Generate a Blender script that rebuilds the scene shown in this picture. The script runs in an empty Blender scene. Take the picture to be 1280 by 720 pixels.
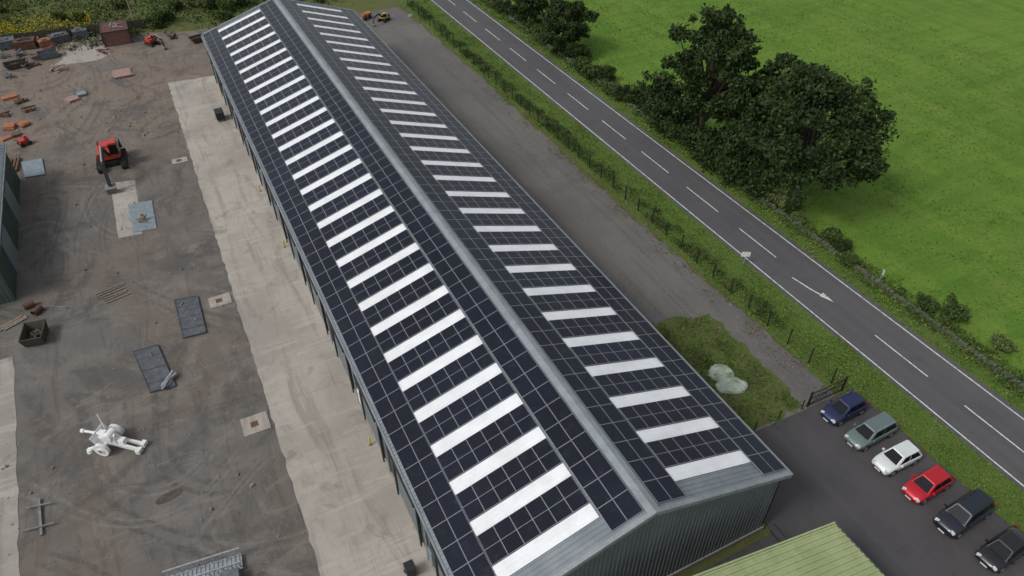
import bpy, bmesh, math, random
import numpy as np
from mathutils import Matrix, Vector
from mathutils import noise as mn
rng = random.Random(7); nr = np.random.RandomState(5)
scene = bpy.context.scene; C = scene.collection
PI = math.pi
# ---------------------------------------------------------------- camera
FP = 900.0; TH = math.radians(40.36); PS = math.radians(26.7); CAMH = 48.0
fv = Vector((math.sin(PS)*math.cos(TH), math.cos(PS)*math.cos(TH), -math.sin(TH)))
uv_ = Vector((math.sin(PS)*math.sin(TH), math.cos(PS)*math.sin(TH), math.cos(TH)))
rv = Vector((math.cos(PS), -math.sin(PS), 0))
cd = bpy.data.cameras.new('camera'); cam = bpy.data.objects.new('camera', cd); C.objects.link(cam)
cd.sensor_width = 36; cd.lens = FP/1280*36; cd.clip_end = 8000
R3 = Matrix((rv, uv_, -fv)).transposed()
cam.matrix_world = Matrix.Translation((0, 0, CAMH)) @ R3.to_4x4()
scene.camera = cam
def G(px, py, z=0.0):
    d = fv*FP + rv*(px-640) - uv_*(py-360)
    t = (CAMH-z)/(-d.z)
    return (d.x*t, d.y*t)
def proj(p):
    q = Vector(p)-Vector((0, 0, CAMH)); w = q.dot(fv)
    if w < 1: return (-9999, -9999)
    return 640+FP*q.dot(rv)/w, 360-FP*q.dot(uv_)/w
def inview(x, y, z=0, mg=20):
    q = proj((x, y, z)); return -mg < q[0] < 1280+mg and -mg < q[1] < 720+mg
def ang(a, b):
    A = G(*a); B = G(*b); return math.atan2(B[1]-A[1], B[0]-A[0])
# ---------------------------------------------------------------- mesh builder
class MB:
    def __init__(s): s.v = []; s.f = []; s.m = []; s.uv = {}; s.M = Matrix.Identity(4)
    def add(s, vs, fs, m=0):
        o = len(s.v)
        for v in vs: s.v.append(tuple(s.M @ Vector(v)))
        for f in fs: s.f.append(tuple(i+o for i in f)); s.m.append(m)
    def box(s, c, d, rz=0, m=0, M=None, top=1.0):
        hx, hy, hz = d[0]/2, d[1]/2, d[2]/2
        vs = []
        for z, k in ((-hz, 1), (hz, top)):
            for x, y in ((-hx, -hy), (hx, -hy), (hx, hy), (-hx, hy)): vs.append(Vector((x*k, y*k, z)))
        T = Matrix.Translation(c) @ (M if M else Matrix.Rotation(rz, 4, 'Z'))
        s.add([T @ v for v in vs], [(3, 2, 1, 0), (4, 5, 6, 7), (0, 1, 5, 4), (1, 2, 6, 5), (2, 3, 7, 6), (3, 0, 4, 7)], m)
    def cyl(s, p0, p1, r, r1=None, n=10, m=0, caps=True):
        p0 = Vector(p0); p1 = Vector(p1); r1 = r if r1 is None else r1
        a = (p1-p0).normalized(); b = a.orthogonal().normalized(); c = a.cross(b)
        vs = []
        for p, q in ((p0, r), (p1, r1)):
            for i in range(n):
                t = 2*PI*i/n; vs.append(p + b*(q*math.cos(t)) + c*(q*math.sin(t)))
        fs = [(i, (i+1) % n, n+(i+1) % n, n+i) for i in range(n)]
        if caps: fs += [tuple(range(n-1, -1, -1)), tuple(range(n, 2*n))]
        s.add(vs, fs, m)
    def bar(s, p0, p1, w, h, m=0):
        p0 = Vector(p0); p1 = Vector(p1); d = p1-p0; L = d.length; x = d.normalized()
        up = Vector((0, 0, 1)) if abs(x.z) < .95 else Vector((0, 1, 0))
        y = up.cross(x).normalized(); z = x.cross(y)
        s.box((p0+p1)/2, (L, w, h), M=Matrix((x, y, z)).transposed().to_4x4(), m=m)
    def build(s, name, mats, parent=None, smooth=False, loc=None, rz=0):
        me = bpy.data.meshes.new(name); me.from_pydata(s.v, [], s.f)
        if not isinstance(mats, (list, tuple)): mats = [mats]
        for k in mats: me.materials.append(k)
        if len(mats) > 1: me.polygons.foreach_set('material_index', s.m)
        if smooth: me.polygons.foreach_set('use_smooth', [True]*len(s.f))
        if s.uv:
            ul = me.uv_layers.new(name='UVMap')
            for fi, uvs in s.uv.items():
                for li, q in zip(me.polygons[fi].loop_indices, uvs): ul.data[li].uv = q
        me.update()
        o = bpy.data.objects.new(name, me); C.objects.link(o)
        if parent: o.parent = parent
        if loc: o.location = loc
        o.rotation_euler.z = rz
        return o
def tag(o, label=None, cat=None, group=None, kind=None):
    if label: o['label'] = label
    if cat: o['category'] = cat
    if group: o['group'] = group
    if kind: o['kind'] = kind
    return o
def thing(name, loc, label, cat, rz=0, group=None):
    o = bpy.data.objects.new(name, None); C.objects.link(o); o.location = loc; o.rotation_euler.z = rz
    o.empty_display_size = .3
    return tag(o, label, cat, group)
# ---------------------------------------------------------------- materials
class T:
    def __init__(s, name):
        s.mat = bpy.data.materials.new(name); s.mat.use_nodes = True
        s.t = s.mat.node_tree; s.b = s.t.nodes['Principled BSDF']
        s.geo = s.t.nodes.new('ShaderNodeNewGeometry'); s.tc = s.t.nodes.new('ShaderNodeTexCoord')
        s.P = s.geo.outputs['Position']; s.O = s.tc.outputs['Object']; s.UV = s.tc.outputs['UV']
    def _i(s, sock, v):
        if isinstance(v, bpy.types.NodeSocket): s.t.links.new(v, sock)
        else: sock.default_value = v
    def noise(s, vec, sc, det=4, ro=.55, dist=0):
        n = s.t.nodes.new('ShaderNodeTexNoise'); s.t.links.new(vec, n.inputs['Vector'])
        n.inputs['Scale'].default_value = sc; n.inputs['Detail'].default_value = det
        n.inputs['Roughness'].default_value = ro; n.inputs['Distortion'].default_value = dist
        return n.outputs['Fac']
    def map(s, vec, sc=(1, 1, 1), rot=(0, 0, 0), loc=(0, 0, 0)):
        n = s.t.nodes.new('ShaderNodeMapping'); s.t.links.new(vec, n.inputs['Vector'])
        n.inputs['Scale'].default_value = sc; n.inputs['Rotation'].default_value = rot; n.inputs['Location'].default_value = loc
        return n.outputs['Vector']
    def ramp(s, fac, lo, hi, smooth=True):
        n = s.t.nodes.new('ShaderNodeMapRange'); n.interpolation_type = 'SMOOTHSTEP' if smooth else 'LINEAR'
        s._i(n.inputs['Value'], fac); n.inputs['From Min'].default_value = lo; n.inputs['From Max'].default_value = hi
        return n.outputs['Result']
    def mix(s, fac, a, b, mode='MIX'):
        n = s.t.nodes.new('ShaderNodeMix'); n.data_type = 'RGBA'; n.blend_type = mode
        s._i(n.inputs['Factor'], fac)
        for k, v in ((6, a), (7, b)):
            if isinstance(v, tuple): n.inputs[k].default_value = (*v, 1) if len(v) == 3 else v
            else: s.t.links.new(v, n.inputs[k])
        return n.outputs[2]
    def m(s, op, a, b=0.0, c=None):
        n = s.t.nodes.new('ShaderNodeMath'); n.operation = op
        s._i(n.inputs[0], a); s._i(n.inputs[1], b)
        if c is not None: s._i(n.inputs[2], c)
        return n.outputs[0]
    def sep(s, vec):
        n = s.t.nodes.new('ShaderNodeSeparateXYZ'); s.t.links.new(vec, n.inputs[0]); return n.outputs
    def bump(s, h, st=.3, d=.02):
        n = s.t.nodes.new('ShaderNodeBump'); n.inputs['Strength'].default_value = st; n.inputs['Distance'].default_value = d
        s.t.links.new(h, n.inputs['Height']); s.t.links.new(n.outputs[0], s.b.inputs['Normal'])
    def out(s, col, rough=.8, metal=0, spec=None):
        s._i(s.b.inputs['Base Color'], (*col, 1) if isinstance(col, tuple) else col)
        s._i(s.b.inputs['Roughness'], rough); s.b.inputs['Metallic'].default_value = metal
        if spec is not None: s.b.inputs['Specular IOR Level'].default_value = spec
        return s.mat
def M_(name, c, var=.25, sc=2.5, rough=.7, metal=0, bump=0, dirt=None, dirtamt=.5, spec=None, coat=0):
    t = T(name); n = t.noise(t.O, sc, 6, .6); n2 = t.noise(t.O, sc*9, 4, .6)
    lo = tuple(x*(1-var) for x in c); hi = tuple(min(1, x*(1+var)) for x in c)
    col = t.mix(t.ramp(n, .3, .7), lo, hi)
    col = t.mix(t.m('MULTIPLY', n2, .25), col, tuple(x*.6 for x in c))
    if dirt: col = t.mix(t.m('MULTIPLY', t.ramp(t.noise(t.P, sc*.7, 7, .7), .45, .65), dirtamt), col, dirt)
    if bump: t.bump(n2, bump, .02)
    if coat: t.b.inputs['Coat Weight'].default_value = coat; t.b.inputs['Coat Roughness'].default_value = .08
    return t.out(col, rough, metal, spec)

def yard_mat():
    t = T('yard_dirt'); P = t.P
    big = t.noise(P, .05, 7, .65, 1.0); mid = t.noise(P, .30, 9, .7, .6); fine = t.noise(P, 5, 6, .7); grit = t.noise(P, 22, 3, .7)
    col = t.mix(t.ramp(big, .42, .58), (.132, .108, .089), (.116, .110, .104))
    col = t.mix(t.m('MULTIPLY', t.ramp(mid, .42, .66), .65), col, (.175, .156, .137))
    y = t.sep(P)
    far = t.m('MULTIPLY', t.ramp(y[1], 80, 120), t.ramp(t.noise(P, .09, 5, .6), .3, .55))
    col = t.mix(t.m('MULTIPLY', far, .7), col, (.20, .148, .106))
    st1 = t.noise(t.map(P, (.9, .11, 1), (0, 0, .12)), 1.0, 8, .72, 1.6)
    st2 = t.noise(t.map(P, (.13, .7, 1), (0, 0, .75)), 1.0, 8, .72, 1.8)
    m1 = t.ramp(t.noise(t.map(P, loc=(30, 9, 0)), .07, 4), .42, .58); m2 = t.ramp(t.noise(t.map(P, loc=(-8, 50, 0)), .06, 4), .42, .56)
    col = t.mix(t.m('MULTIPLY', t.ramp(st1, .50, .64), .55), col, (.076, .069, .063))
    col = t.mix(t.m('MULTIPLY', t.m('MULTIPLY', t.ramp(st2, .52, .66), .5), m1), col, (.21, .188, .166))
    for (sc, loc, k, msk, c_, a_) in ((.022, (3, 8, 0), 17, m1, (.066, .060, .055), .75), (.03, (40, -12, 0), 14, m2, (.20, .182, .162), .6), (.018, (-20, 33, 0), 14, m2, (.068, .062, .057), .65)):
        f = t.noise(t.map(P, loc=loc), sc, 1.2, .4, .6)
        fr = t.m('ABSOLUTE', t.m('SUBTRACT', t.m('FRACT', t.m('MULTIPLY', f, k)), .5))
        two = t.m('ABSOLUTE', t.m('SUBTRACT', fr, .11))
        col = t.mix(t.m('MULTIPLY', t.m('MULTIPLY', t.ramp(two, .065, .02), t.ramp(t.noise(P, 1.2, 6, .7), .36, .58)), t.m('MULTIPLY', msk, a_)), col, c_)
    wet = t.ramp(t.noise(t.map(P, loc=(4, 40, 0)), .14, 8, .72, .8), .51, .62)
    col = t.mix(t.m('MULTIPLY', wet, .65), col, (.070, .064, .060))
    pale = t.ramp(t.noise(t.map(P, loc=(-14, 4, 0)), .11, 8, .72, .9), .57, .68)
    col = t.mix(t.m('MULTIPLY', pale, .5), col, (.235, .21, .185))
    spots = t.ramp(t.noise(t.map(P, loc=(11, 4, 0)), .9, 4, .6, .3), .66, .74)
    col = t.mix(t.m('MULTIPLY', spots, .6), col, (.05, .046, .043))
    col = t.mix(t.m('MULTIPLY', t.ramp(fine, .55, .78), .6), col, (.23, .21, .19))
    col = t.mix(t.m('MULTIPLY', t.ramp(grit, .5, .75), .5), col, (.05, .045, .04))
    t.bump(t.m('ADD', fine, grit), .6, .05)
    return t.out(col, .92)
def gravel_mat():
    t = T('grey_gravel'); P = t.P
    big = t.noise(P, .09, 5, .6, .4); mid = t.noise(P, .6, 8, .7, .5); fine = t.noise(P, 4, 6, .7); grit = t.noise(P, 18, 3, .8)
    col = t.mix(t.ramp(big, .35, .65), (.100, .096, .093), (.135, .126, .116))
    s = t.noise(t.map(P, (1.2, .04, 1)), 1, 6, .65, .8)
    col = t.mix(t.m('MULTIPLY', t.ramp(s, .5, .65), .5), col, (.078, .074, .071))
    col = t.mix(t.m('MULTIPLY', t.ramp(mid, .5, .72), .5), col, (.165, .15, .135))
    col = t.mix(t.m('MULTIPLY', t.ramp(fine, .52, .78), .8), col, (.21, .195, .18))
    col = t.mix(t.m('MULTIPLY', t.ramp(grit, .5, .7), .6), col, (.05, .047, .044))
    t.bump(t.m('ADD', fine, grit), .5, .04)
    return t.out(col, .92)
def concrete_mat(name='pale_concrete', base=(.355, .325, .285), joint=6.1):
    t = T(name); P = t.P
    big = t.noise(P, .10, 6, .6, .6); mid = t.noise(P, .9, 9, .74, .5); fine = t.noise(P, 14, 4, .7)
    col = t.mix(t.ramp(big, .35, .65), tuple(x*.82 for x in base), tuple(x*1.12 for x in base))
    col = t.mix(t.m('MULTIPLY', t.ramp(mid, .46, .7), .5), col, tuple(x*.68 for x in base))
    s = t.noise(t.map(P, (.7, .07, 1), (0, 0, .05)), 1, 8, .7, 1.0)
    col = t.mix(t.m('MULTIPLY', t.ramp(s, .5, .64), .6), col, (.19, .168, .145))
    s2 = t.noise(t.map(P, (.09, .8, 1), (0, 0, -.35)), 1, 8, .7, 1.2)
    col = t.mix(t.m('MULTIPLY', t.ramp(s2, .52, .66), .5), col, (.45, .42, .38))
    bl = t.ramp(t.noise(t.map(P, loc=(7, 1, 0)), .35, 6, .65, .6), .57, .68)
    col = t.mix(t.m('MULTIPLY', bl, .5), col, (.15, .13, .115))
    y = t.sep(P)
    fr = t.m('ABSOLUTE', t.m('SUBTRACT', t.m('FRACT', t.m('DIVIDE', y[1], joint)), .5))
    col = t.mix(t.m('MULTIPLY', t.ramp(fr, .008, .004), .25), col, (.14, .125, .11))
    fx = t.m('ABSOLUTE', t.m('SUBTRACT', y[0], 3.2))
    col = t.mix(t.m('MULTIPLY', t.ramp(fx, .05, .02), .2), col, (.14, .125, .11))
    col = t.mix(t.m('MULTIPLY', fine, .2), col, tuple(x*.5 for x in base))
    t.bump(mid, .2, .01)
    return t.out(col, .88)
def grass_mat(name, a, b, c, sc=1.0, stripes=0, brown=0):
    t = T(name); P = t.P
    big = t.noise(P, .03*sc, 6, .62, .8); mid = t.noise(P, .25*sc, 9, .72, .4); fine = t.noise(P, 2.5, 8, .78)
    col = t.mix(t.ramp(big, .38, .62), a, b)
    col = t.mix(t.m('MULTIPLY', t.ramp(mid, .42, .68), .7), col, c)
    if stripes:
        s = t.noise(t.map(P, (.25, .03, 1), (0, 0, -.45)), 1, 6, .65, .9)
        col = t.mix(t.m('MULTIPLY', t.ramp(s, .42, .62), .65), col, (b[0]*1.45, b[1]*1.2, b[2]*1.4))
        s2 = t.noise(t.map(P, (.05, .5, 1), (0, 0, .2)), 1, 8, .7, 1.0)
        col = t.mix(t.m('MULTIPLY', t.ramp(s2, .46, .64), .5), col, tuple(x*.78 for x in a))
        s3 = t.noise(t.map(P, loc=(9, 5, 1)), .5, 9, .75, .3)
        col = t.mix(t.m('MULTIPLY', t.ramp(s3, .5, .68), .5), col, (a[0]*.7, a[1]*.76, a[2]*.7))
        s4 = t.noise(t.map(P, loc=(2, 15, 1)), .13, 8, .72, .5)
        col = t.mix(t.m('MULTIPLY', t.ramp(s4, .5, .66), .55), col, (a[0]*1.8, a[1]*1.25, a[2]*1.9))
    if brown:
        s5 = t.noise(t.map(P, loc=(2, 1, 1)), .6, 8, .72, .6)
        col = t.mix(t.m('MULTIPLY', t.ramp(s5, .44, .62), brown), col, (.11, .088, .05))
    col = t.mix(t.m('MULTIPLY', t.ramp(fine, .42, .66), .45), col, tuple(x*.55 for x in a))
    t.bump(fine, .9, .15)
    return t.out(col, .9, spec=.15)
def asphalt_mat(name, base, patch):
    t = T(name); P = t.P
    big = t.noise(P, .15, 6, .6, .3); s = t.noise(t.map(P, (1.1, .02, 1)), 1, 4, .6); fine = t.noise(P, 12, 5, .8)
    col = t.mix(t.ramp(big, .35, .65), base, patch)
    col = t.mix(t.m('MULTIPLY', t.ramp(s, .45, .62), .5), col, tuple(x*1.35 for x in base))
    col = t.mix(t.m('MULTIPLY', t.ramp(fine, .5, .75), .5), col, tuple(x*1.8 for x in base))
    st = t.noise(t.map(P, loc=(3, 3, 3)), .5, 7, .7, .4)
    col = t.mix(t.m('MULTIPLY', t.ramp(st, .55, .7), .45), col, tuple(x*.65 for x in base))
    t.bump(fine, .3, .01)
    return t.out(col, .85)
def leaf_mat(name, dark, lightc):
    t = T(name); r = t.geo.outputs['Random Per Island']
    n = t.noise(t.P, .35, 3, .6)
    col = t.mix(t.ramp(n, .35, .65), dark, tuple((d+l)/2 for d, l in zip(dark, lightc)))
    col = t.mix(t.m('MULTIPLY', t.ramp(r, .3, 1.0, False), .7), col, lightc)
    return t.out(col, .75, spec=.2)
def panel_mat():
    t = T('solar_glass'); u = t.sep(t.UV)
    def line(c, p, w):
        f = t.m('ABSOLUTE', t.m('SUBTRACT', t.m('FRACT', t.m('DIVIDE', c, p)), .5)); return t.ramp(f, .5-w, .5-w*.4)
    lx = t.m('MAXIMUM', line(u[0], .168, .07), line(u[1], .168, .07))
    r = t.noise(t.P, .12, 3, .5); isl = t.geo.outputs['Random Per Island']
    col = t.mix(t.ramp(r, .35, .65), (.006, .008, .015), (.010, .013, .025))
    col = t.mix(t.m('MULTIPLY', isl, .5), col, (.012, .013, .017))
    col = t.mix(t.m('MULTIPLY', lx, .2), col, (.06, .075, .10))
    dust = t.noise(t.P, 1.5, 6, .7)
    col = t.mix(t.m('MULTIPLY', t.ramp(dust, .5, .8), .05), col, (.3, .3, .3))
    return t.out(col, .25, spec=.18)
def clad_mat(name, c, lightc):
    t = T(name); n = t.noise(t.P, .5, 6, .6, .3); s = t.noise(t.map(t.P, (2.5, 2.5, .15)), 1, 5, .6)
    col = t.mix(t.ramp(n, .35, .65), c, lightc); col = t.mix(t.m('MULTIPLY', t.ramp(s, .5, .7), .3), col, tuple(x*.65 for x in c))
    return t.out(col, .5, .05)
MT = dict(
 yard=yard_mat(), gravel=gravel_mat(), conc=concrete_mat(), conc2=concrete_mat('worn_concrete', (.30, .275, .245), 4.1),
 field=grass_mat('field_grass', (.088, .178, .022), (.105, .200, .026), (.125, .212, .036), 1, 1),
 verge=grass_mat('verge_grass', (.074, .130, .022), (.09, .150, .03), (.125, .145, .045), 3), patch=grass_mat('patch_grass', (.07, .11, .022), (.085, .125, .028), (.12, .13, .045), 4, 0, .6),
 rough=grass_mat('rough_grass', (.07, .095, .028), (.10, .115, .038), (.14, .13, .06), 3),
 road=asphalt_mat('road_asphalt', (.064, .064, .068), (.074, .074, .078)), park=asphalt_mat('car_park_asphalt', (.050, .047, .049), (.062, .058, .060)),
 paint=M_('road_paint', (.60, .60, .58), .12, 3, .7, dirt=(.22, .22, .22), dirtamt=.7),
 roof=clad_mat('roof_sheet', (.16, .185, .205), (.21, .235, .255)), trim=M_('roof_trim', (.27, .30, .32), .12, 1, .45, .2, dirt=(.15, .16, .15), dirtamt=.4),
 wall=clad_mat('wall_cladding', (.115, .135, .138), (.14, .162, .166)), rib=clad_mat('wall_rib', (.145, .168, .172), (.17, .195, .20)), shutter=clad_mat('shutter_steel', (.13, .155, .165), (.16, .185, .195)),
 sky=M_('skylight_sheet', (.76, .78, .80), .05, .6, .5, dirt=(.55, .57, .57), dirtamt=.4),
 alu=M_('panel_frame', (.27, .285, .31), .08, 2, .5, .1), pv=panel_mat(),
 green_roof=clad_mat('pale_green_sheet', (.31, .37, .17), (.38, .44, .22)), dkgreen=clad_mat('green_wall', (.06, .09, .075), (.08, .11, .09)),
 black=M_('black_metal', (.018, .018, .02), .3, 3, .5), rubber=M_('rubber', (.02, .02, .02), .2, 4, .85),
 glass=M_('dark_glass', (.008, .010, .013), .1, 2, .12, spec=.22), chrome=M_('silver_metal', (.45, .46, .47), .15, 3, .35, .6),
 white=M_('white_paint', (.74, .75, .74), .08, 3, .5, dirt=(.45, .42, .37), dirtamt=.4), red=M_('red_paint', (.46, .035, .02), .2, 3, .4, dirt=(.15, .06, .04), dirtamt=.5),
 rust=M_('rusty_steel', (.13, .062, .038), .4, 3, .85, dirt=(.06, .045, .038), dirtamt=.8), orange=M_('orange_steel', (.36, .13, .06), .3, 3, .7, dirt=(.14, .08, .055), dirtamt=.7),
 pink=M_('faded_red_board', (.30, .19, .155), .2, 3, .8, dirt=(.2, .16, .14), dirtamt=.6), steelblue=M_('blue_grey_sheet', (.20, .25, .285), .2, 2, .5, .2, dirt=(.3, .3, .28), dirtamt=.5),
 dkgrey=M_('dark_grey_deck', (.065, .075, .088), .25, 2, .6, dirt=(.13, .13, .125), dirtamt=.6), timber=M_('weathered_timber', (.24, .20, .16), .3, 6, .9), dktimber=M_('dark_timber', (.06, .05, .04), .3, 6, .9),
 soil=M_('dark_soil', (.075, .06, .05), .3, 2, .95),
 yellow=M_('yellow_paint', (.60, .42, .03), .15, 4, .5, dirt=(.25, .18, .08), dirtamt=.4), bark=M_('bark', (.06, .05, .038), .35, 5, .95, bump=.5),
 galv=M_('galvanised_steel', (.38, .41, .43), .2, 4, .4, .5), dullsteel=M_('dull_steel', (.19, .19, .18), .3, 4, .7, .2), tank=M_('blue_grey_paint', (.10, .13, .155), .3, 2, .7, dirt=(.12, .08, .06), dirtamt=.7),
 stone=M_('field_stone', (.10, .105, .08), .4, 3, .95, bump=.6, dirt=(.045, .065, .025), dirtamt=.9), pebble=M_('loose_stone', (.21, .19, .17), .4, .8, .95),
 tarp=M_('pale_tarpaulin', (.29, .34, .275), .25, 1.5, .75, bump=.4, dirt=(.11, .15, .08), dirtamt=.85),
 leaf_oak=leaf_mat('dark_leaves', (.012, .024, .007), (.050, .078, .021)), leaf_bush=leaf_mat('hedge_leaves', (.026, .048, .012), (.085, .125, .03)),
 leaf_pale=leaf_mat('pale_leaves', (.05, .08, .024), (.15, .18, .06)), blade=leaf_mat('grass_blades', (.07, .125, .02), (.15, .20, .05)),
 dry=leaf_mat('dry_stalks', (.08, .07, .03), (.2, .17, .08)), gorse=leaf_mat('yellow_blossom', (.25, .2, .01), (.5, .4, .03)),
 lamp=M_('lamp_lens', (.6, .6, .6), .1, 5, .15), taill=M_('tail_lens', (.3, .01, .01), .1, 5, .2), plate_y=M_('yellow_plate', (.6, .45, .04), .1, 5, .5), plate_w=M_('white_plate', (.7, .7, .68), .1, 5, .5),
 brick=M_('brown_panel', (.15, .065, .05), .3, 3, .85, dirt=(.07, .05, .045), dirtamt=.7),
)
# ---------------------------------------------------------------- ground sheets
def sheet(name, pts, z, m, jit=0.0, step=1.5, kind='structure'):
    out = []
    n = len(pts)
    for i in range(n):
        a = Vector(pts[i]); b = Vector(pts[(i+1) % n]); L = (b-a).length
        k = max(1, min(160, int(L/step))) if jit else 1
        nx = Vector((-(b-a).y, (b-a).x)).normalized()
        for j in range(k):
            p = a+(b-a)*(j/k)
            if jit and j: p = p + nx*(jit*(rng.random()-.5)*2*(.4+.6*abs(math.sin(j*.37+i))))
            out.append((p.x, p.y, z))
    me = bpy.data.meshes.new(name); me.from_pydata(out, [], [tuple(range(len(out)))]); me.materials.append(m); me.update()
    if me.polygons[0].normal.z < 0: me.flip_normals()
    o = bpy.data.objects.new(name, me); C.objects.link(o); o['kind'] = kind
    return o
S = 3000
sheet('ground', [(-S, -S), (S, -S), (S, S), (-S, S)], 0, MT['rough'])
sheet('field', [(60.3, -300), (1500, -300), (1500, 1500), (60.3, 1500)], .006, MT['field'], 0)
sheet('yard', [(-70, -80), (6.6, -80), (6.6, 118), (31, 118), (31, 136), (8, 139), (-4, 142), (-14, 146), (-34, 146), (-70, 140)], .010, MT['yard'], .8)
sheet('gravel_strip', [(29, 24), (44.2, 24), (43.6, 60), (43.9, 100), (43.2, 134), (30, 134)], .016, MT['gravel'], .45, 1.2)
sheet('grass_patch', [(30.5, 25.0), (40.8, 25.1), (41.2, 31), (41.0, 38.2), (36.4, 39.4), (30.5, 38.6)], .022, MT['patch'], .4, .6)
sheet('verge', [(44.4, 24.4), (46.2, 24.0), (46.1, -60), (49.9, -60), (49.9, 300), (44.2, 300)], .024, MT['verge'], .25, 1.0)
sheet('far_verge', [(56.7, -100), (60.5, -100), (60.5, 400), (56.7, 400)], .022, MT['verge'], .2, 3)
sheet('car_park', [(6.6, -80), (46.15, -80), (46.15, 24.7), (30, 24.9), (30, 17), (6.6, 17)], .028, MT['park'], .06, 1)
sheet('concrete_apron', [(-.6, 10), (6.9, 10), (6.9, 117.7), (-.2, 118.2)], .034, MT['conc'], .12, .8)
sheet('left_concrete', [(-40, 20), (-19.0, 20), (-19.6, 45), (-20.3, 62.5), (-40, 62.5)], .030, MT['conc2'], .15, 1)
sheet('pale_hardstanding', [G(70, 84), G(88, 60), G(128, 52), G(140, 66), G(118, 76)], .019, MT['conc2'], .8, 1)
sheet('road', [(49.75, -300), (56.95, -300), (56.95, 900), (49.75, 900)], .032, MT['road'], 0)
mk = MB()
def strip(mb, x0, y0, x1, y1, z=.037):
    mb.add([(x0, y0, z), (x1, y0, z), (x1, y1, z), (x0, y1, z)], [(0, 1, 2, 3)])
strip(mk, 50.15, -300, 50.28, 900); strip(mk, 56.3, -300, 56.43, 900)
y = 15.9-9.75*6
while y < 400:
    if abs(y-(15.9+19.5)) > 1: strip(mk, 53.15, y-3.0, 53.28, y+3.0)
    y += 9.75
tag(mk.build('road_markings', MT['paint']), kind='structure')
ar = MB(); a0 = G(990, 347); a1 = G(1042, 378); am = G(1012, 361)
A0 = Vector((*a0, .037)); A1 = Vector((*a1, .037)); Am = Vector((*am, .037)); d = (A1-Am).normalized(); nn = Vector((-d.y, d.x, 0)); d0 = (Am-A0).normalized(); n0 = Vector((-d0.y, d0.x, 0))
He = A1-d*1.5
ar.add([A0+n0*.07, A0-n0*.07, Am-n0*.08, He-nn*.09, He+nn*.09, Am+n0*.08], [(0, 1, 2, 5), (5, 2, 3, 4)])
ar.add([He+nn*.48, He-nn*.24, A1], [(0, 1, 2)])
tag(ar.build('road_arrow', MT['paint']), kind='structure')

# ---------------------------------------------------------------- main building
X0, X1, Y0, Y1, HE, RI = 6.4, 29.8, 17.3, 116.2, 7.0, 3.7
XM = (X0+X1)/2; SL = RI/(XM-X0); SA = math.atan(SL)
def rz_(x): return HE + (x-X0)*SL if x < XM else HE + (X1-x)*SL
bld = thing('solar_roofed_shed', (XM, (Y0+Y1)/2, 0), 'very long grey steel shed with rows of dark solar panels and white skylights', 'building')
bo = Vector(bld.location)
def B(mb, name, mats, parent=None, smooth=False):
    mb.v = [tuple(Vector(v)-bo) for v in mb.v]
    o = mb.build(name, mats, None, smooth)
    o.parent = parent or bld
    return o
mb = MB()
for s in (-1, 1):
    xe = X0 if s < 0 else X1
    th = .14
    vs = [(xe, Y0, HE), (XM, Y0, HE+RI), (XM, Y1, HE+RI), (xe, Y1, HE)]
    vs += [(a, b, c-th) for a, b, c in vs]
    mb.add(vs, [(0, 1, 2, 3), (7, 6, 5, 4), (0, 4, 5, 1), (3, 2, 6, 7), (0, 3, 7, 4)])
    yy = Y0+.2
    while yy < Y1-.1:
        mb.bar((xe, yy, HE+.015), (XM, yy, HE+RI+.015), .07, .05); yy += .333
roof = B(mb, 'roof', MT['roof'])
mb = MB()
mb.box((XM-.21, (Y0+Y1)/2, HE+RI+.05), (.46, Y1-Y0+.1, .03), M=Matrix.Rotation(-SA, 4, 'Y')); mb.box((XM+.21, (Y0+Y1)/2, HE+RI+.05), (.46, Y1-Y0+.1, .03), M=Matrix.Rotation(SA, 4, 'Y'))
B(mb, 'ridge_cap', MT['trim'], roof)
for s in (-1, 1):
    mb = MB(); xe = X0-.12 if s < 0 else X1+.12
    mb.box((xe, (Y0+Y1)/2, HE-.18), (.04, Y1-Y0, .2)); mb.box((xe-s*.2, (Y0+Y1)/2, HE-.2), (.04, Y1-Y0, .2)); mb.box((xe-s*.1, (Y0+Y1)/2, HE-.29), (.24, Y1-Y0, .03)); mb.box((xe-s*.02, (Y0+Y1)/2, HE-.06), (.14, Y1-Y0, .03))
    B(mb, 'gutter', MT['trim'], roof)
for yg in (Y0-.05, Y1+.05):
    for s in (-1, 1):
        mb = MB(); xe = X0 if s < 0 else X1
        mb.bar((xe, yg, HE-.05), (XM, yg, HE+RI-.05), .08, .34); mb.bar((xe, yg+(.12 if yg < 50 else -.12), HE+.09), (XM, yg+(.12 if yg < 50 else -.12), HE+RI+.09), .3, .04)
        B(mb, 'verge_flashing', MT['trim'], roof)
wx0, wx1 = X0+.35, X1-.35
mb = MB()
mb.box((wx0+.1, (Y0+Y1)/2, HE/2-.1), (.2, Y1-Y0-.7, HE-.2)); mb.box((wx1-.1, (Y0+Y1)/2, HE/2-.1), (.2, Y1-Y0-.7, HE-.2))
yy = Y0+.5
while yy < Y1-.4:
    mb.box((wx0-.02, yy, HE/2), (.05, .07, HE-.4)); mb.box((wx1+.02, yy, HE/2), (.05, .07, HE-.4)); yy += .333
B(mb, 'side_wall', MT['wall'])
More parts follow.
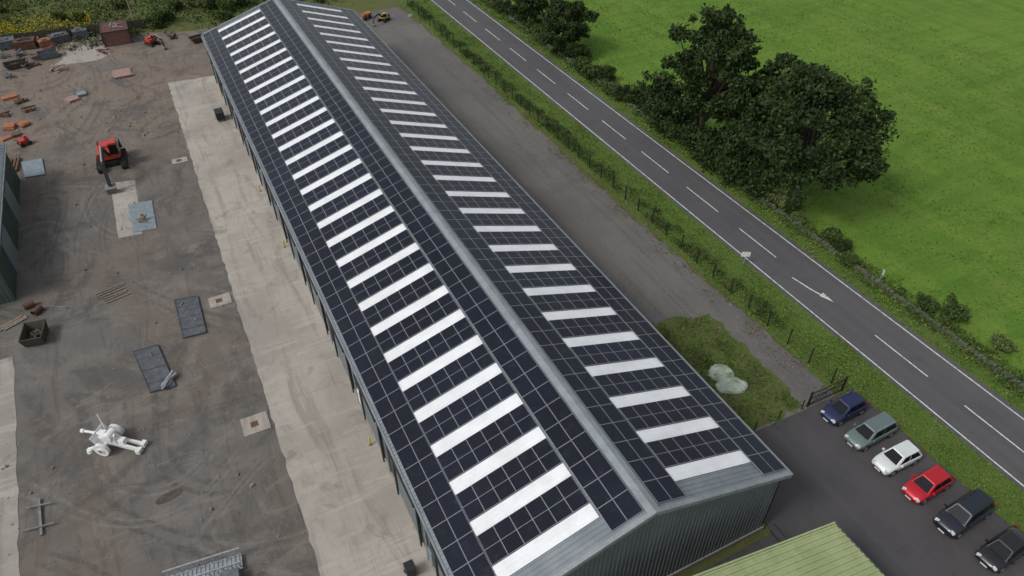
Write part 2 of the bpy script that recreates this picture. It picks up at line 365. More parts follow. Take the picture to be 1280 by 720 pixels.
for yg, s in ((Y0+.35, -1), (Y1-.35, 1)):
    mb = MB()
    a = [(wx0, yg, 0), (wx1, yg, 0), (wx1, yg, rz_(wx1)-.16), (XM, yg, HE+RI-.16), (wx0, yg, rz_(wx0)-.16)]
    b = [(p[0], p[1]-s*.2, p[2]) for p in a]
    mb.add(a+b, [(0, 1, 2, 3, 4), (9, 8, 7, 6, 5)] + [(i, i+5, (i+1) % 5+5, (i+1) % 5) for i in range(5)])
    xx = wx0+.15
    while xx < wx1-.05:
        h = rz_(xx)-.2; mb.box((xx, yg+s*.02, h/2), (.10, .05, h), m=1); xx += .333
    B(mb, 'gable_wall', [MT['wall'], MT['rib']])
mb = MB(); mb.box((wx0-.08, (Y0+Y1)/2, .25), (.12, Y1-Y0-.6, .5)); mb.box((wx1+.08, (Y0+Y1)/2, .25), (.12, Y1-Y0-.6, .5)); mb.box((XM, Y0+.24, .25), (X1-X0-.7, .12, .5))
B(mb, 'plinth', MT['conc2'])
for k in range(12):
    yc = Y0+4.6+k*8.2
    mb = MB(); mb.box((wx0-.05, yc, 2.5), (.06, 4.6, 5.0))
    for j in range(16): mb.box((wx0-.10, yc, .2+j*.31), (.04, 4.6, .2))
    d = B(mb, 'roller_door', MT['shutter'])
    mb = MB()
    for e in (-1, 1): mb.box((wx0-.14, yc+e*2.42, 2.6), (.2, .22, 5.2))
    mb.box((wx0-.2, yc, 5.3), (.4, 5.06, .42))
    B(mb, 'door_frame', MT['black'], d)
for k in range(0, 12, 2):
    mb = MB(); yc = Y0+8.7+k*8.2; mb.box((wx0-.08, yc, 1.05), (.08, .95, 2.1)); B(mb, 'personnel_door', MT['white'] if k % 4 else MT['steelblue'])
for k in range(13):
    mb = MB(); yc = Y0+.9+k*8.1; mb.cyl((wx0-.14, yc, .1), (wx0-.14, yc, HE-.3), .07, n=8); B(mb, 'downpipe', MT['trim'])
def slope_M(x, y, off):
    s = 1 if x < XM else -1
    R = Matrix.Rotation(-SA*s, 4, 'Y'); n = (R.to_3x3() @ Vector((0, 0, 1)))
    return Matrix.Translation(Vector((x, y, rz_(x)))+n*off - bo) @ R
SP = 3.27; SK0 = 18.95; NS = 30; BW = 1.05
skx = ((8.75, 15.35), (X0+X1-15.35, X0+X1-8.75))
sm = {}
for (xa, xb) in skx:
    xc = (xa+xb)/2; Ls = (xb-xa)/math.cos(SA)
    if 'm' not in sm:
        t = MB(); t.box((0, 0, 0), (Ls, BW, .03))
        for q in (-.33, 0, .33): t.box((0, q, .018), (Ls, .09, .02))
        o = t.build('skylight', MT['sky']); sm['m'] = o.data; bpy.data.objects.remove(o)
    for k in range(NS):
        o = bpy.data.objects.new('skylight', sm['m']); C.objects.link(o); o.parent = roof
        o.matrix_local = slope_M(xc, SK0+k*SP+BW/2, .055)
def panel_mesh(a, b, split):
    t = MB(); fw = .02; h = .04
    t.box((0, 0, 0), (a, b, h)); x, z = a/2-fw, h/2+.002
    for (y0_, y1_) in (((-b/2+fw, -.016), (.016, b/2-fw)) if split else ((-b/2+fw, b/2-fw),)):
        t.add([(-x, y0_, z), (x, y0_, z), (x, y1_, z), (-x, y1_, z)], [(0, 1, 2, 3)], 1)
        t.uv[len(t.f)-1] = [(0, 0), (2*x, 0), (2*x, y1_-y0_), (0, y1_-y0_)]
    o = t.build('solar_panel', [MT['alu'], MT['pv']]); me = o.data; bpy.data.objects.remove(o)
    return me, t
meP, tP = panel_mesh(1.105, 1.62, False); meL, tL = panel_mesh(1.132, 2.13, True)
plist = []
cs = math.cos(SA)
for s in (0, 1):
    def mx(x): return x if s == 0 else X0+X1-x
    rows = int((Y1-.3-(Y0+.45))/1.635)
    for r in range(rows):
        yc = Y0+.45+.82+r*1.635
        for xs in (6.62+.54*cs, 6.62+(.54+1.12)*cs): plist.append((mx(xs), yc, 'P'))
        for xs in (15.5+.54*cs, 15.5+(.54+1.12)*cs): plist.append((mx(xs), yc, 'P'))
    for k in range(NS-1):
        ys = SK0+k*SP+BW
        for c in range(6): plist.append((mx(8.80+(.565+1.143*c)*cs), ys+(SP-BW)/2, 'L'))
vis = []
for p in plist:
    z = rz_(p[0]); q = proj((p[0], p[1], z)); inside = 5 < q[0] < 1275 and 5 < q[1] < 715
    vis.append((0 if inside else 1, (Vector((p[0], p[1], z))-Vector((0, 0, CAMH))).length, p))
vis.sort(key=lambda a: (a[0], a[1]))
st = MB()
for i, (_, _, p) in enumerate(vis):
    M = slope_M(p[0], p[1], .12)
    me, t = (meP, tP) if p[2] == 'P' else (meL, tL)
    if i < 100:
        o = bpy.data.objects.new('solar_panel', me); C.objects.link(o); o.parent = bld; o.matrix_local = M
    else:
        st.M = M; base = len(st.f)
        st.add(t.v, t.f); st.m[base:] = t.m
        for fi, u in t.uv.items(): st.uv[base+fi] = u
st.M = Matrix.Identity(4)
o = st.build('solar_panels', [MT['alu'], MT['pv']], bld); o['kind'] = 'stuff'

# ---------------------------------------------------------------- other buildings
g = thing('green_roofed_shed', (25, 6, 0), 'low shed with pale yellow green corrugated roof beside the near gable', 'building')
def ribroof(x0, x1, y0, y1, z0, z1, name, m, parent, org, ribs=.4):
    t = MB(); vs = [(x0, y0, z0), (x1, y0, z1), (x1, y1, z1), (x0, y1, z0)]; vs += [(a, b, c-.1) for a, b, c in vs]
    t.add(vs, [(0, 1, 2, 3), (7, 6, 5, 4), (0, 4, 5, 1), (1, 5, 6, 2), (2, 6, 7, 3), (3, 7, 4, 0)])
    yy = y0+.1
    while yy < y1: t.bar((x0, yy, z0+.02), (x1, yy, z1+.02), .12, .12); yy += ribs
    t.v = [tuple(Vector(v)-Vector(org)) for v in t.v]
    return t.build(name, m, parent)
ribroof(31.75, 18.5, -20, 14.2, 4.0, 7.6, 'roof', MT['green_roof'], g, (25, 6, 0))
ribroof(5.5, 18.5, -20, 14.2, 4.0, 7.6, 'roof', MT['green_roof'], g, (25, 6, 0))
t = MB(); t.box((-6.4, -9, 1.95), (25.4, 33.6, 3.9)); t.add([(-19, 7.85, 3.9), (6.2, 7.85, 3.9), (-6.5, 7.85, 7.4)], [(0, 1, 2)]); t.build('wall', MT['dkgreen'], g)
t = MB(); t.box((-6.5, -9, 7.64), (.5, 34.2, .06)); t.build('ridge_cap', MT['green_roof'], g)
t = MB(); t.bar((6.78, 8.25, 4.06), (-6.5, 8.25, 7.66), .12, .14); t.build('verge_flashing', MT['green_roof'], g)
t = MB(); t.box((6.82, -9, 3.9), (.14, 34.2, .14)); t.build('gutter', MT['dkgreen'], g)
lx = -20.2
g = thing('left_shed', (lx-6, 84, 0), 'dark green grey shed cut off by the left edge of the photo', 'building')
rf = ribroof(lx+.3, lx-12, 70.6, 97, 5.0, 7.2, 'roof', MT['roof'], g, (lx-6, 84, 0))
t = MB(); t.box((0, 0, 2.45), (12, 25.6, 4.9))
for k in range(64): t.box((6.02, -12.6+k*.4, 2.4), (.05, .08, 4.8))
for k in range(30): t.box((-5.8+k*.4, -12.82, 2.4), (.08, .05, 4.8))
t.build('wall', MT['dkgreen'], g)
t = MB(); t.box((6.35, 0, 4.85), (.18, 26.2, .18)); t.build('gutter', MT['trim'], g)
t = MB(); t.box((6.06, -6, 1.9), (.08, 4, 3.8)); t.build('door', MT['shutter'], g)
t = MB(); t.box((6.06, 4, 1.9), (.08, 4, 3.8)); t.build('door', MT['shutter'], g)

# ---------------------------------------------------------------- vegetation
def leaf_mesh(name, pts, size, mat, parent=None, jitter=.5):
    n = len(pts); pts = np.asarray(pts)
    a = nr.normal(size=(n, 3)); a /= np.linalg.norm(a, axis=1)[:, None]
    b = nr.normal(size=(n, 3)); b -= (a*b).sum(1)[:, None]*a; b /= np.linalg.norm(b, axis=1)[:, None]
    s = size*(1-jitter+2*jitter*nr.rand(n))[:, None]
    v = np.stack([pts-a*s, pts-b*s*.55, pts+a*s, pts+b*s*.55], 1).reshape(-1, 3)
    me = bpy.data.meshes.new(name); me.vertices.add(4*n); me.vertices.foreach_set('co', v.ravel().astype(np.float32))
    me.loops.add(4*n); me.loops.foreach_set('vertex_index', np.arange(4*n, dtype=np.int32))
    me.polygons.add(n); me.polygons.foreach_set('loop_start', np.arange(0, 4*n, 4, dtype=np.int32)); me.polygons.foreach_set('loop_total', np.full(n, 4, dtype=np.int32))
    me.materials.append(mat); me.update(); me.validate()
    o = bpy.data.objects.new(name, me); C.objects.link(o)
    if parent: o.parent = parent
    return o
def lobe_pts(c, r, n, flat=.8):
    d = nr.normal(size=(n, 3)); d /= np.linalg.norm(d, axis=1)[:, None]
    rad = r*(.3+.85*nr.rand(n)**.7)
    bum = 1+.3*np.sin(d[:, 0]*7+c[0])*np.sin(d[:, 1]*6+c[1])
    p = d*(rad*bum)[:, None]; p[:, 2] *= flat
    return p+np.array(c)
def tree(name, loc, h, R, label, cat='tree', group=None, seed=1, nl=26, per=250, leaf=.23, mat='leaf_oak', trunk_r=.5, low=.10, lr=(.15, .27), kk=(.42, .98)):
    rr = random.Random(seed); root = thing(name, (loc[0], loc[1], 0), label, cat, 0, group)
    t = MB(); th = h*max(low, .18)
    t.cyl((0, 0, -.1), (0, 0, th), trunk_r, trunk_r*.75, 10); pts = []
    t.cyl((0, 0, th), (rr.uniform(-.3, .3), rr.uniform(-.3, .3), h*.72), trunk_r*.72, trunk_r*.25, 8)
    for i in range(nl):
        az = i*2.399+rr.uniform(-.5, .5); u = (i+.5)/nl
        el = math.asin(max(-.8, min(1, -0.75+1.75*u))); k = rr.uniform(*kk)
        prof = 1.0+.16*math.sin(2*az+seed)+.14*math.sin(3*az+seed*2)
        cz = h*(low+1)/2; vz = h*(1-low)/2
        c = (R*prof*k*math.cos(el)*math.cos(az), R*prof*k*math.cos(el)*math.sin(az), cz+vz*.9*math.sin(el)*rr.uniform(.75, 1.0))
        r = R*rr.uniform(*lr)
        if c[2]+r*.8 > h: c = (c[0], c[1], h-r*.8)
        pts.append(lobe_pts(c, r, int(per*(r/(R*.19))**2), .75))
        for _ in range(4):
            q = (c[0]+rr.uniform(-1, 1)*r*1.35, c[1]+rr.uniform(-1, 1)*r*1.35, c[2]+rr.uniform(-.8, .7)*r)
            pts.append(lobe_pts(q, r*rr.uniform(.3, .5), int(per*.2)))
        st_ = Vector((0, 0, th+rr.uniform(0, .3)*(h-th))); m_ = st_.lerp(Vector(c), .5)+Vector((0, 0, -r*.2))
        t.cyl(st_, m_, trunk_r*.38, trunk_r*.24, 6, caps=False); t.cyl(m_, c, trunk_r*.24, trunk_r*.10, 6, caps=False)
    t.build('trunk', MT['bark'], root)
    leaf_mesh('crown', np.concatenate(pts), leaf, MT[mat], root)
    return root
tree('broadleaf_tree', (60.6, 65.2), 18.6, 6.1, 'tall dark broadleaf tree beside the road, left of the widest tree', seed=3, nl=44)
tree('broadleaf_tree', (63.0, 49.8), 16.8, 7.4, 'widest dark broadleaf tree, at the field edge nearest the camera', seed=11, nl=52)
tree('broadleaf_tree', (66.5, 59.5), 14.5, 4.4, 'slimmer dark tree standing between and behind the two big roadside trees', seed=21, nl=26, trunk_r=.3)
tree('broadleaf_tree', (61.3, 57.5), 8.5, 3.8, 'low bushy tree filling the gap under the two big roadside trees', seed=25, nl=22, trunk_r=.22, low=.05)
tree('broadleaf_tree', (60.8, 101), 8.5, 4.6, 'small round tree at the top of the photo beside the road', seed=5, nl=24, trunk_r=.3)
tree('broadleaf_tree', (61.0, 114), 9, 4.6, 'farthest roadside tree, cut off by the top edge of the photo', seed=6, nl=22, trunk_r=.3)
def bush_proto(seed, mat, h, R, leaf=.14, per=240, nl=11):
    rr = random.Random(seed); pts = []
    for i in range(nl):
        a = i*2.4; k = rr.uniform(.2, .85); r = R*rr.uniform(.22, .45)
        pts.append(lobe_pts((R*k*math.cos(a), R*k*math.sin(a), rr.uniform(.25, .8)*h), r, per, .9*h/(2*R)+.35))
    p = np.concatenate(pts); p[:, 2] = np.abs(p[:, 2])
    o = leaf_mesh('bush', p, leaf, MT[mat]); me = o.data; bpy.data.objects.remove(o)
    return me
bp = [bush_proto(1, 'leaf_bush', 2.2, 1.7), bush_proto(2, 'leaf_oak', 2.6, 1.8), bush_proto(3, 'leaf_bush', 1.6, 1.4), bush_proto(4, 'leaf_pale', 1.3, 1.1, .12)]
def bush(me, x, y, s, label, group=None, sz=None):
    o = bpy.data.objects.new('bush', me); C.objects.link(o); o.location = (x, y, 0); o.rotation_euler.z = rng.uniform(0, 6.28); o.scale = (s, s*rng.uniform(.85, 1.15), sz or s)
    tag(o, label, 'bush', group); return o
yb = 40.0
while yb < 150:
    s = rng.uniform(.5, 1.0)
    if 50 < yb < 80: s = rng.uniform(1.0, 1.7)
    elif 80 < yb < 98: s = rng.uniform(.8, 1.2)
    x = 60.0+rng.uniform(-.5, .9)
    if inview(x, yb, 1, 60): bush(bp[1] if 48 < yb < 80 and rng.random() < .6 else rng.choice(bp), x, yb, s, 'green hedgerow bush in the line between the road and the bright field', 'hedgerow bushes along the far side of the road')
    yb += rng.uniform(1.5, 2.5)
for (px, py, s, l) in ((1155, 388, .75, 'small dark bush on the field wall right of the slim roadside post'), (1187, 398, .95, 'leafy bush against the field wall, second from the right edge'), (1253, 436, .9, 'pale round bush in the field near the right edge of the photo'), (1060, 330, .6, 'low bush by the field wall below the widest tree')):
    x, y = G(px, py); bush(bp[3] if 'pale' in l else bp[0], x, y, s, l)
for i in range(80):
    x = rng.uniform(-62, 42); y = rng.uniform(150, 190) if x < 0 else rng.uniform(141, 175); s = rng.uniform(.7, 1.6); b = rng.choice([bp[0], bp[2], bp[3], bp[3]])
    if inview(x, y, 2, 30): bush(b, x, y, s, 'rounded scrub bush in the rough ground beyond the yard fence', 'scrub bushes beyond the yard')
def scatter(name, n, fx, size, mat):
    P_ = np.array([fx() for _ in range(n)]); o = leaf_mesh(name, P_, size, MT[mat]); return tag(o, kind='stuff')
def clumpy(x0, x1, y0, y1, hm, nc, sp):
    cs_ = [(rng.uniform(x0, x1), rng.uniform(y0, y1), rng.random()) for _ in range(nc)]
    def f():
        c = rng.choice(cs_); x = min(max(c[0]+rng.gauss(0, sp), x0-.2), x1+.2); yv = c[1]+rng.gauss(0, sp*1.6)
        return (x, yv, .03+abs(rng.gauss(0, .35))*hm*(.3+c[2]))
    return f
o = scatter('verge_grass', 21000, clumpy(44.6, 49.5, 24, 135, .28, 700, .45), .10, 'blade'); tag(o, 'bright grass on the verge between fence and road', 'grass')
o = scatter('verge_weeds', 10500, clumpy(45.1, 46.9, 34, 135, .9, 190, .32), .12, 'leaf_bush'); tag(o, 'young hedge plants growing behind the black fence', 'weeds')
o = scatter('far_verge_grass', 16000, clumpy(57.0, 61.0, 8, 150, .5, 600, .4), .12, 'blade'); tag(o, 'rough grass along the field wall', 'grass')
o = scatter('far_verge_nettles', 19000, clumpy(58.4, 60.9, 8, 150, .95, 420, .4), .13, 'leaf_bush'); tag(o, 'nettles growing over the field wall', 'weeds')
o = scatter('near_verge_grass', 7000, clumpy(46.3, 49.6, 2, 30, .15, 300, .5), .08, 'blade'); tag(o, 'short grass between car park and road', 'grass')
o = scatter('patch_weeds', 5000, clumpy(31, 40.4, 25.3, 38.3, .5, 110, .45), .09, 'leaf_bush'); tag(o, 'weeds growing on the grass patch by the car park', 'weeds')
o = scatter('dry_weeds', 3500, clumpy(42.5, 46, 25, 100, .4, 160, .4), .09, 'dry'); tag(o, 'dry brown stalks at the gravel edge', 'weeds')
o = scatter('field_tufts', 26000, clumpy(61, 125, 12, 130, .12, 3000, .7), .13, 'blade'); tag(o, 'tufts of longer grass in the field', 'grass')
o = scatter('scrub_ground_cover', 24000, clumpy(-62, 44, 140.5, 190, .7, 700, 1.3), .24, 'leaf_bush'); tag(o, 'rough green growth beyond the yard', 'scrub')
o = scatter('scrub_pale_cover', 20000, clumpy(-62, 44, 145, 190, .9, 260, 1.3), .22, 'leaf_pale'); tag(o, 'paler rough growth beyond the yard', 'scrub')
gx, gy = G(35, 36)
o = scatter('yellow_flowers', 4200, clumpy(gx-16, gx+10, gy-3, gy+5, 1.3, 60, .8), .14, 'gorse'); tag(o, 'yellow flowering weeds behind the fence at upper left', 'flowers')
stn = MB()
for i in range(3200):
    if rng.random() < .5: x = rng.uniform(-24, -.5); yv = rng.uniform(22, 140)
    else: x = rng.gauss(-11, 7); yv = rng.gauss(105, 18)
    s = rng.uniform(.04, .12) if rng.random() < .97 else rng.uniform(.15, .35)
    if x > -.7: continue
    stn.box((x, yv, s*.3), (s*rng.uniform(.7, 1.6), s, s*.8), rz=rng.uniform(0, 3), top=.6)
tag(stn.build('loose_stones', MT['pebble']), 'loose stones scattered over the yard', 'stones', kind='stuff')
stn = MB()
for i in range(1600):
    x = rng.choice((rng.gauss(43.4, .5), rng.uniform(31, 44))); yv = rng.uniform(25, 132); s = rng.uniform(.04, .12)
    stn.box((x, yv, s*.3), (s*1.2, s, s*.8), rz=rng.uniform(0, 3), top=.6)
tag(stn.build('gravel_stones', MT['pebble']), 'loose stones on the gravel strip', 'stones', kind='stuff')
w = MB(); yv = 8.0
while yv < 150:
    for zz in range(2):
        l = rng.uniform(.35, .7); w.box((59.45+rng.uniform(-.1, .1), yv+rng.uniform(-.1, .1)+zz*.15, .12+zz*.2+rng.uniform(-.04, .04)), (.46-zz*.1, l, .24), rz=rng.uniform(-.2, .2), top=.8)
    yv += .5
tag(w.build('field_wall', MT['stone']), 'low mossy dry stone wall between the road verge and the field', 'wall')

# ---------------------------------------------------------------- fences
fe = thing('roadside_fence', (44.9, 80, 0), 'long black post and wire fence beside the road verge', 'fence')
yv = 26.0; ys_ = []
while yv < 136: ys_.append(yv); yv += 2.75
t = MB(); t.box((0, 0, .95), (.10, .10, 1.9)); t.box((0, 0, 1.92), (.12, .12, .04)); pm = t.build('post', MT['black']); pmd = pm.data; bpy.data.objects.remove(pm)
for yv in ys_:
    o = bpy.data.objects.new('post', pmd); C.objects.link(o); o.parent = fe; o.location = (rng.uniform(-.03, .03), yv-80, 0)
t = MB()
for z in (.15, .75, 1.35, 1.85): t.bar((0, 26-80, z), (0, ys_[-1]-80, z), .012, .016)
for k in range(int(110/.25)): t.box((0, 26-80+k*.25, 1.0), (.006, .006, 1.7))
t.build('wire_mesh', MT['black'], fe)
gt = thing('car_park_gate', (41.0, 24.9, 0), 'black barred metal gate between car park and gravel strip', 'gate')
for x in (0, 4.0):
    t = MB(); t.box((x, 0, .95), (.14, .14, 1.9)); t.build('gate_post', MT['black'], gt)
t = MB()
for z in (.2, 1.0, 1.65): t.box((2, 0, z), (3.7, .06, .07))
for k in range(13): t.box((.2+k*.3, 0, .92), (.025, .025, 1.45))
t.bar((.2, 0, .25), (3.8, 0, 1.6), .04, .05)
t.build('gate_leaf', MT['black'], gt)
fe2 = thing('patch_fence', (36, 24.95, 0), 'low black post and wire fence along the grass patch edge', 'fence')
for k in range(4):
    t = MB(); t.box((-3.4+k*2.6, 0, .6), (.07, .07, 1.2)); t.build('post', MT['black'], fe2)
t = MB(); t.bar((-3.4, 0, 1.1), (4.4, 0, 1.1), .02, .02); t.bar((-3.4, 0, .6), (4.4, 0, .6), .02, .02); t.build('wire', MT['black'], fe2)
rl = thing('gable_railing', (29.9, 15.6, 0), 'black railing beside the near gable corner of the long shed', 'railing')
t = MB()
for z in (.1, 1.1): t.box((-3, 0, z), (6, .05, .05)); t.box((0, .8, z), (.05, 1.6, .05))
for k in range(41): t.box((-6+k*.15, 0, .6), (.02, .02, 1.0))
t.build('bars', MT['black'], rl)
for x in (-6, -3, 0):
    t = MB(); t.box((x, 0, .6), (.07, .07, 1.25)); t.build('post', MT['black'], rl)
def sign(px, py, label, w, h, ph, rz):
    x, y = G(px, py); s = thing('road_sign', (x, y, 0), label, 'sign', rz)
    t = MB(); t.cyl((0, 0, 0), (0, 0, ph), .045, n=8); t.build('post', MT['galv'], s)
    t = MB(); t.box((0, -.05, ph-h/2+.05), (w, .02, h)); t.build('sign_plate', MT['white'], s)
    t = MB(); t.box((0, -.03, ph-h*.25), (w*.8, .03, .05)); t.build('bracket', MT['galv'], s)
sign(929, 330, 'small pale road sign on a post on the verge beside the black fence', .95, .6, 1.6, -.5)
sign(1097, 356, 'slim pale sign on a post by the field wall across the road', .35, .6, 1.9, 1.1)
sign(513, 28, 'small pale sign at the far end of the gravel strip', .8, .5, 1.5, .1)

# ---------------------------------------------------------------- cars
def car(loc, rz, col, L, Wd, H, label, kind='hatch'):
    root = thing('parked_car', (loc[0], loc[1], .03), label, 'car', rz, 'cars parked in a row in the car park')
    pm = T('car_paint'); n = pm.noise(pm.O, 1.2, 4)
    cm = pm.out(pm.mix(n, tuple(c*.85 for c in col), tuple(min(1, c*1.1) for c in col)), .32, .25); pm.b.inputs['Coat Weight'].default_value = .6; pm.b.inputs['Coat Roughness'].default_value = .1
    w = Wd/2; h2 = L/2
    bz = .95*H/1.48
    rear = {'hatch': h2-.05, 'estate': h2-.05, 'suv': h2-.05, 'saloon': h2-.75}[kind]
    cowl = h2-1.0 if kind != 'suv' else h2-1.1
    st_ = [(-h2, .80, .45, bz-.30), (-h2+.06, .90, .30, bz-.12), (-h2+.3, .97, .22, bz), (-rear+.6, 1, .2, bz+.01), (0, 1, .2, bz), (cowl-.1, 1, .2, bz-.01), (cowl+.35, .98, .2, bz-.08), (h2-.3, .93, .22, bz-.2), (h2-.08, .82, .28, bz-.32), (h2, .70, .38, bz-.42)]
    t = MB(); vs = []; ns = 12
    for x, k, zb, zt in st_:
        ww = w*k; sec = [(ww*.6, zb), (ww*.95, zb+.06), (ww, zb+.3 if zb+.3 < zt-.1 else (zb+zt)/2), (ww*.985, zt-.1), (ww*.9, zt), (ww*.4, zt+.025)]
        for q in sec: vs.append((x, q[0], q[1]))
        for q in reversed(sec): vs.append((x, -q[0], q[1]))
    fs = []
    for i in range(len(st_)-1):
        for j in range(ns): fs.append((i*ns+j, i*ns+(j+1) % ns, (i+1)*ns+(j+1) % ns, (i+1)*ns+j))
    fs.append(tuple(range(ns-1, -1, -1))); fs.append(tuple(range((len(st_)-1)*ns, len(st_)*ns)))
    t.add(vs, fs); body = t.build('body', cm, root, smooth=True)
    bm = bmesh.new(); bm.from_mesh(body.data); bmesh.ops.recalc_face_normals(bm, faces=bm.faces); bm.to_mesh(body.data); bm.free()
    rf_, rr_ = cowl-.75, {'hatch': -h2+.55, 'estate': -h2+.35, 'suv': -h2+.35, 'saloon': -h2+1.25}[kind]
    rb = {'hatch': -h2+.16, 'estate': -h2+.12, 'suv': -h2+.1, 'saloon': -h2+.65}[kind]
    wb = w*.90; wt = w*.70; zt = H-.04
    base = [(cowl, -wb*.9), (cowl-.25, -wb), (rb+.2, -wb), (rb, -wb*.88), (rb, wb*.88), (rb+.2, wb), (cowl-.25, wb), (cowl, wb*.9)]
    top = [(rf_, -wt*.9), (rf_-.12, -wt), (rr_+.15, -wt), (rr_, -wt*.9), (rr_, wt*.9), (rr_+.15, wt), (rf_-.12, wt), (rf_, wt*.9)]
    t = MB(); vs = [(x, y, bz-.03) for x, y in base]+[(x, y, zt) for x, y in top]+[(x*.96+(rf_+rr_)*.02, y*.8, H) for x, y in top]
    fs = []
    for r in range(2):
        for j in range(8): fs.append((r*8+j, r*8+(j+1) % 8, r*8+8+(j+1) % 8, r*8+8+j))
    fs.append(tuple(range(16, 24))); fs = [tuple(reversed(f)) for f in fs]
    t.add(vs, fs); cab = t.build('cabin', cm, root)
    bm = bmesh.new(); bm.from_mesh(cab.data); bmesh.ops.recalc_face_normals(bm, faces=bm.faces); bm.to_mesh(cab.data); bm.free()
    def quad(p, name, off, parent=root, inset=.07):
        p = [Vector(q) for q in p]; c = sum(p, Vector())/len(p); n = (p[1]-p[0]).cross(p[-1]-p[0]).normalized()
        if n.dot(c-Vector((0, 0, .6))) < 0: n = -n; p = list(reversed(p))
        qs = [q+(c-q).normalized()*inset+n*off for q in p]; t = MB(); t.add(qs, [tuple(range(len(qs)))]); return t.build(name, MT['glass'], parent)
    zb_ = bz+.0
    quad([(cowl, -wb*.9, zb_), (cowl, wb*.9, zb_), (rf_, wt*.9, zt), (rf_, -wt*.9, zt)], 'windscreen', .012)
    quad([(rb, -wb*.88, zb_), (rb, wb*.88, zb_), (rr_, wt*.9, zt), (rr_, -wt*.9, zt)], 'rear_window', .012)
    for s in (-1, 1):
        xm0, xm1 = (cowl-.25+rb+.2)/2+.1, (rf_+rr_)/2+.1
        quad([(cowl-.27, s*wb, zb_), (xm0, s*wb, zb_), (xm1, s*wt, zt), (rf_-.14, s*wt, zt)], 'side_window', .012, inset=.05)
        quad([(xm0, s*wb, zb_), (rb+.22, s*wb, zb_), (rr_+.17, s*wt, zt), (xm1, s*wt, zt)], 'side_window', .012, inset=.05)
        t = MB(); t.box((cowl-.35, s*(w+.06), bz+.08), (.16, .2, .13), top=.8); t.build('wing_mirror', cm, root)
        t = MB(); t.box((h2-.16, s*w*.66, bz-.28), (.2, .34, .14), rz=-s*.35, top=.8); t.build('headlight', MT['lamp'], root)
        t = MB(); t.box((-h2+.07, s*w*.78, bz-.08), (.12, .2, .26), top=.8); t.build('tail_light', MT['taill'], root)
        if kind in ('estate', 'suv'):
            t = MB(); t.bar((rf_-.25, s*wt*.88, H+.03), (rr_+.25, s*wt*.88, H+.03), .04, .04); t.build('roof_rail', MT['chrome'] if kind == 'estate' else MT['black'], root)
        for xw in (h2-.82, -h2+.78):
            t = MB(); t.cyl((xw, s*(w-.06), .33), (xw, s*(w+.006), .33), .385, n=20); t.build('wheel_arch', MT['black'], root)
            t = MB(); t.cyl((xw, s*(w-.18), .31), (xw, s*(w+.025), .31), .315, n=20); wh = t.build('wheel', MT['rubber'], root)
            t = MB(); t.cyl((xw, s*(w+.02), .31), (xw, s*(w+.035), .31), .2, n=14)
            t.build('rim', MT['chrome'], wh)
    t = MB(); t.box((h2-.0, 0, .42), (.04, .9, .12)); t.build('grille', MT['black'], root)
    t = MB(); t.box((h2+.03, 0, .36), (.02, .5, .11)); t.build('number_plate', MT['plate_w'], root)
    t = MB(); t.box((-h2-.01, 0, .62), (.02, .5, .11)); t.build('number_plate', MT['plate_y'], root)
    return root
car((43.1, 23.0), PI+.03, (.012, .02, .075), 4.1, 1.76, 1.5, 'dark blue hatchback, nearest the black gate', 'hatch')
car((43.2, 20.2), PI+.02, (.13, .175, .17), 4.6, 1.8, 1.5, 'grey green estate car with roof rails, between the blue and white cars', 'estate')
car((43.0, 17.4), PI-.02, (.68, .72, .70), 4.0, 1.72, 1.5, 'white hatchback between the grey green estate and the red car', 'hatch')
car((43.1, 14.6), PI+.03, (.46, .008, .018), 4.1, 1.75, 1.46, 'bright red hatchback parked beside the white car', 'hatch')
car((43.3, 11.6), PI+.05, (.014, .018, .03), 4.8, 1.9, 1.72, 'big black off-road estate with roof rails beside the red car', 'suv')
car((43.5, 8.4), PI+.04, (.012, .013, .016), 4.4, 1.8, 1.46, 'black saloon car cut off at the lower right corner', 'saloon')

